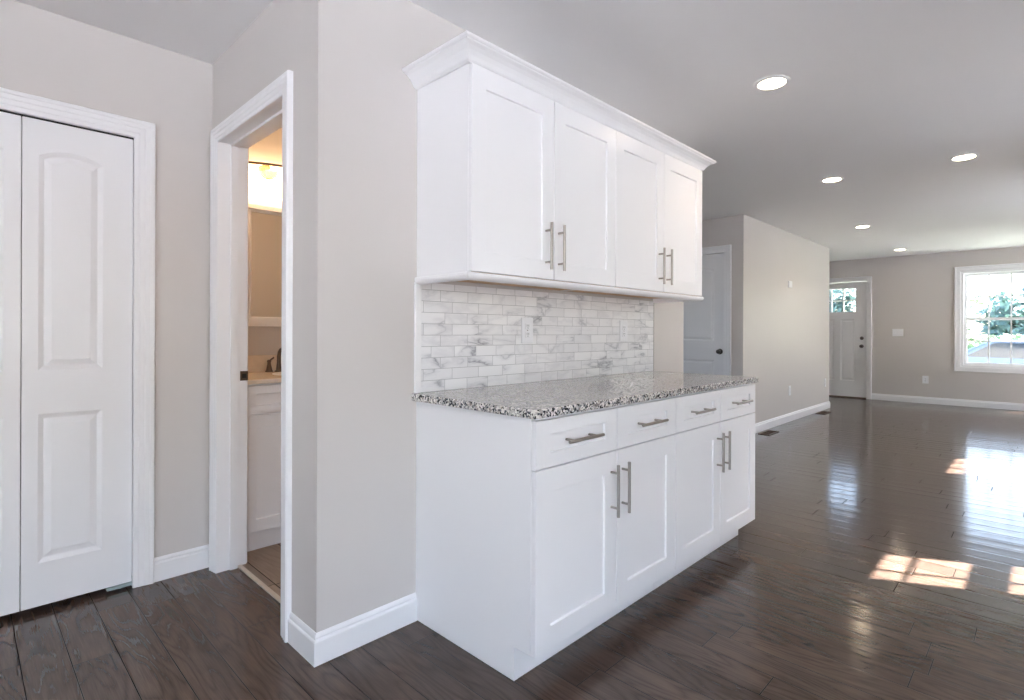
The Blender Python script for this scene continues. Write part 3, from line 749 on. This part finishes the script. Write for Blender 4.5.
# ------------------------------------------------------------------ floor registers
fr0 = None
for (x, y), lab in (((6.50, 2.262), 'brown floor register close to the base cabinets, along the baseboard'), ((8.70, 2.275), 'brown floor register near the front entry corner')):
    if fr0 is None:
        fr0 = thing('floor_register', (x, y, 0), lab, 'floor vent', 'brown floor registers')
        m_ = MB(); w, d = .31, .125
        m_.box(x-w/2, x+w/2, y-d/2, y-d/2+.018, .0003, .006).box(x-w/2, x+w/2, y+d/2-.018, y+d/2, .0003, .006)
        m_.box(x-w/2, x-w/2+.02, y-d/2+.018, y+d/2-.018, .0003, .006).box(x+w/2-.02, x+w/2, y-d/2+.018, y+d/2-.018, .0003, .006)
        m_.build('frame', 'brown_metal', fr0, bevel=.001)
        MB().box(x-w/2+.02, x+w/2-.02, y-d/2+.018, y+d/2-.018, .0002, .0012).build('opening', 'slot', fr0)
        m_ = MB()
        for i in range(16):
            xx = x-w/2+.03+i*(w-.06)/15; m_.box(xx-.002, xx+.002, y-d/2+.018, y+d/2-.018, .0013, .0048)
        m_.build('grille', 'brown_metal', fr0)
    else: copy_to(fr0, (x-6.50, y-2.262, 0), lab)

# ------------------------------------------------------------------ bathroom
struct(MB().box(X_B+.098, 2.63, Y_K+T, 3.40, .0005, .006), 'floor_bathroom', 'bathfloor', 'taupe plank tile floor inside the bathroom', 'floor', origin=(0, 0, 0))
struct(MB().box(X_B+.085, X_B+.103, BD0, BD1, .0005, .008), 'trim_5', 'threshold', 'pale threshold strip in the bathroom doorway', 'threshold')
VX0, VX1, VY = .996, 1.90, 2.881
va = thing('bathroom_vanity', ((VX0+VX1)/2, 3.1, 0), 'white shaker vanity seen through the bathroom doorway', 'vanity')
MB().box(VX0+.006, VX1, VY+.02, 3.395, .112, .872).build('body', 'cabinet', va)
MB().box(VX0+.006, VX1, VY+.05, VY+.066, .0065, .1115).build('toe_kick', 'cabinet', va)
vh = (VX1-VX0-.006)/2
for k in range(2):
    x0, x1 = VX0+.010+k*vh, VX0+.004+vh+k*vh
    d = shaker(x0, x1, .718, .862, VY, .065, .042).build('drawer_front', 'cabinet', va, bevel=.001)
    d = shaker(x0, x1, .116, .711, VY, .065, .062).build('door', 'cabinet', va, bevel=.001)
    bar_handle(MB(), (x1-.035 if k == 0 else x0+.035, VY, .6), (0, 0, 1), YM, length=.15, cc=.096).build('handle', 'nickel', d, smooth=True)
vt = MB().box(VX0-.003, VX1+.012, VY-.02, 3.396, .8725, .896).build('stone_counter', 'porcelain', bevel=.003)
props(vt, 'cream stone vanity top with backsplash lip in the bathroom', 'countertop')
MB().box(VX0-.003, VX1+.012, 3.378, 3.3965, .8962, .998).build('backsplash', 'porcelain', vt, bevel=.002)
MB().lathe((1.45, 3.10, .8962), (0, 0, 1), [(.20, 0), (.20, .002), (.19, .004), (.182, .001), (.0001, .0006)], 36).build('sink_rim', 'plate', vt, smooth=True)
fa = thing('bathroom_faucet', (1.365, 3.325, .8962), 'bronze two handle faucet on the vanity top', 'faucet')
m_ = MB().lathe((1.365, 3.325, .8963), (0, 0, 1), [(.024, 0), (.024, .006), (.016, .012), (.012, .05)], 20)
m_.path([(1.365, 3.325, .94), (1.365, 3.325, .99), (1.366, 3.318, 1.018), (1.368, 3.30, 1.034), (1.372, 3.27, 1.036), (1.376, 3.24, 1.020), (1.377, 3.225, 1.0)], [.0115, .011, .0105, .010, .010, .0105, .011], 14)
m_.build('spout', 'bronze', fa, smooth=True)
for hx, sx in ((1.315, -1), (1.415, 1)):
    m_ = MB().lathe((hx, 3.345, .8963), (0, 0, 1), [(.022, 0), (.022, .006), (.018, .012), (.011, .045), (.010, .058), (.013, .066), (.008, .074), (.0001, .075)], 20)
    m_.path([(hx, 3.345, .962), (hx+sx*-.004, 3.318, .975), (hx+sx*-.006, 3.295, .984)], [.006, .0055, .005], 10)
    m_.build('handle', 'bronze', fa, smooth=True)
mi = thing('bathroom_mirror', (1.60, 3.395, 1.165), 'white framed mirror over the bathroom vanity', 'mirror')
mx0, mx1, mz0, mz1 = 1.208, 1.99, 1.168, 1.897
fm = casing(MB(), (0, 3.3995, 0), XP, YM, mx0+.018, mx1-.018, mz0+.062, mz1-.040, [(0, 0), (0, .012), (.006, .018), (.017, .018), (.0178, 0)], closed=True)
fm.box(mx0-.012, mx1+.012, 3.355, 3.399, 1.172, 1.200).box(mx0-.004, mx1+.004, 3.366, 3.399, 1.2, 1.213)
fm.box(mx0-.012, mx1+.012, 3.360, 3.399, 1.872, 1.897)
fm.build('frame', 'trim', mi)
MB().box(mx0+.016, mx1-.016, 3.392, 3.396, 1.225, 1.862).build('glass', 'mirror', mi)
vl = thing('vanity_light', (1.60, 3.40, 1.92), 'arched vanity light with glowing frosted shade above the mirror', 'wall light')
pts = []
for i in range(25):
    x = 1.05+1.1*i/24; pts.append((x, 2.150-.050*((x-1.6)/.55)**2))
poly = [(1.05, 1.945)]+[(2.15, 1.945)]+list(reversed(pts))
MB().prism(poly, 'y', 3.312, 3.352).build('shade', 'bathlamp', vl)['label'] = 'glowing frosted shade'
MB().path([(x, 3.306, z+.002) for (x, z) in pts], .008, 10).build('arched_bar', 'bronze', vl, smooth=True)
MB().box(1.45, 1.75, 3.352, 3.3995, 1.97, 2.08).build('back_plate', 'bronze', vl, bevel=.004)
m_ = MB().lathe((1.265, 3.235, 2.095), (0, 0, -1), [(.052, 0), (.056, .008), (.052, .03), (.040, .052), (.02, .066), (.0001, .070)], 24); m_.tube((1.265, 3.235, 2.09), (1.265, 3.312, 2.10), .006)
m_.build('glass_cup', 'amber', vl, smooth=True)['label'] = 'amber glass cup'

# ------------------------------------------------------------------ outside the front windows
GZ = -.45
struct(MB().add([(X_FR+.16, -40, GZ), (60, -40, GZ), (60, 40, GZ), (X_FR+.16, 40, GZ)], [(0, 1, 2, 3)]), 'ground', 'grass', 'green lawn outside the front window', 'lawn')
struct(MB().add([(-30, -40, GZ), (X_FR+.16, -40, GZ), (X_FR+.16, Y_KB-.2, GZ), (-30, Y_KB-.2, GZ)], [(0, 1, 2, 3)]).add([(X_J+.2, Y_KB-.2, GZ), (X_FR+.16, Y_KB-.2, GZ), (X_FR+.16, Y_R-.2, GZ), (X_J+.2, Y_R-.2, GZ)], [(0, 1, 2, 3)]).add([(-30, Y_KB-.2, GZ), (X_KB-.2, Y_KB-.2, GZ), (X_KB-.2, 30, GZ), (-30, 30, GZ)], [(0, 1, 2, 3)]), 'ground_side', 'concrete', 'pale paved yard beside the house', 'yard')
struct(MB().box(15.5, 20.5, -40, 40, GZ, GZ+.02), 'driveway', 'drive', 'pale concrete drive in front of the house', 'driveway')
struct(MB().box(X_FR-.05, X_FR+.95, Y_R-.6, 4.9, CH+.12, CH+.24), 'roof_eave', 'siding', 'white eave over the front door and window', 'eave')
def crown(cx, cy, cz, rx, rz, n, seed):
    R = random.Random(seed); m_ = MB()
    cl = [(R.uniform(-.6, .6)*rx, R.uniform(-.6, .6)*rx, R.uniform(-.6, .7)*rz, R.uniform(.32, .55)) for _ in range(16)]
    for _ in range(n):
        a = R.choice(cl); v = Vector((R.gauss(0, 1), R.gauss(0, 1), R.gauss(0, 1))).normalized()*(R.random()**.4)
        p = Vector((cx+a[0]+v.x*a[3]*rx, cy+a[1]+v.y*a[3]*rx, cz+a[2]+v.z*a[3]*rz))
        u = Vector((R.gauss(0, 1), R.gauss(0, 1), R.gauss(0, .6))).normalized(); w_ = u.orthogonal().normalized(); s = R.uniform(.14, .30)
        m_.add([p-u*s, p+w_*s*.5, p+u*s, p-w_*s*.5], [(0, 1, 2, 3)])
    return m_
trees = [(41.0, 10.5, 2.6, 2.6, 2.3, 'leaf_b', 'loose blue green tree outside, seen through the front door lites'),
         (40.0, 5.2, 2.4, 2.7, 2.4, 'leaf_a', 'mid green tree outside at the left side of the front window'),
         (44.5, -1.6, 3.0, 2.7, 2.7, 'leaf_b', 'tall blue green tree outside behind the window centre'),
         (40.5, -7.2, 2.4, 2.6, 2.3, 'leaf_a', 'far mid green tree outside the front window'),
         (37.0, .9, 1.9, 1.9, 1.8, 'leaf_b', 'round blue green tree outside between the window sashes'),
         (45.5, 7.0, 3.4, 2.6, 2.8, 'leaf_b', 'high blue green tree outside at the window corner'),
         (46.0, 17.5, 3.0, 2.8, 2.6, 'leaf_a', 'mid green tree far beyond the front entry')]
for i, (x, y, z, rx, rz, mt, lab) in enumerate(trees):
    t = thing('tree', (x, y, GZ), lab, 'tree', 'trees beyond the drive')
    m_ = MB().path([(x, y, GZ), (x+.08, y+.05, GZ+1.2), (x-.05, y, z-.3), (x, y+.1, z+rz*.5)], [.22, .17, .13, .05], 10)
    for k in range(4):
        a = k*1.6+i; m_.path([(x, y, z-rz*.4), (x+math.cos(a)*rx*.35, y+math.sin(a)*rx*.35, z), (x+math.cos(a)*rx*.6, y+math.sin(a)*rx*.6, z+rz*.25)], [.08, .05, .02], 8)
    m_.build('trunk', 'bark', t, smooth=True)
    crown(x, y, z, rx, rz, 2200, i+3).build('crown', mt, t)
m_ = MB(); R = random.Random(5)
for _ in range(5200):
    p = Vector((33.5+R.gauss(0, .5), R.uniform(-9, 14), GZ+R.random()**.7*1.5)); u = Vector((R.gauss(0, 1), R.gauss(0, 1), R.gauss(0, .7))).normalized(); w_ = u.orthogonal().normalized(); s = R.uniform(.12, .24)
    m_.add([p-u*s, p+w_*s*.5, p+u*s, p-w_*s*.5], [(0, 1, 2, 3)])
props(m_.build('hedge', 'leaf_a'), 'long green hedge at the far side of the lawn', 'hedge', kind='stuff')
# parked car, side on, on the drive
cx, cyc = 18.2, .2
car = thing('car', (cx, cyc, GZ+.02), 'blue grey car parked on the drive outside the window', 'car')
body = [(-2.15, .38), (-2.2, .62), (-2.1, .82), (-1.25, .95), (-.55, 1.38), (.75, 1.42), (1.45, 1.02), (2.1, .92), (2.2, .62), (2.15, .34), (1.75, .28), (1.68, .52), (1.4, .66), (1.1, .52), (1.03, .28), (-1.0, .28), (-1.07, .52), (-1.37, .66), (-1.65, .52), (-1.72, .28)]
MB().prism([(p[0]+cyc, p[1]+GZ+.02) for p in body], 'x', cx-.85, cx+.85).build('body', 'carpaint', car, bevel=.06, seg=3)
for sx in (-1, 1):
    for q in ([(-1.05, .97), (-.5, 1.32), (.08, 1.35), (.08, .99)], [(.16, .99), (.16, 1.35), (.68, 1.35), (1.22, 1.01)]):
        MB().prism([(p[0]+cyc, p[1]+GZ+.02) for p in q], 'x', cx+sx*.852-.004, cx+sx*.852+.004).build('side_window', 'carglass', car)
    for wy in (-1.36, 1.39):
        wh = MB().lathe((cx+sx*.70, cyc+wy, GZ+.34), (sx, 0, 0), [(.15, .155), (.21, .165), (.29, .165), (.315, .14), (.315, -.02), (.29, -.04), (.15, -.04)], 28).build('wheel', 'rubber', car, smooth=True)
        MB().lathe((cx+sx*.70, cyc+wy, GZ+.34), (sx, 0, 0), [(.0001, .15), (.06, .15), (.17, .135), (.205, .16), (.21, .15)], 28).build('hubcap', 'nickel', wh, smooth=True)
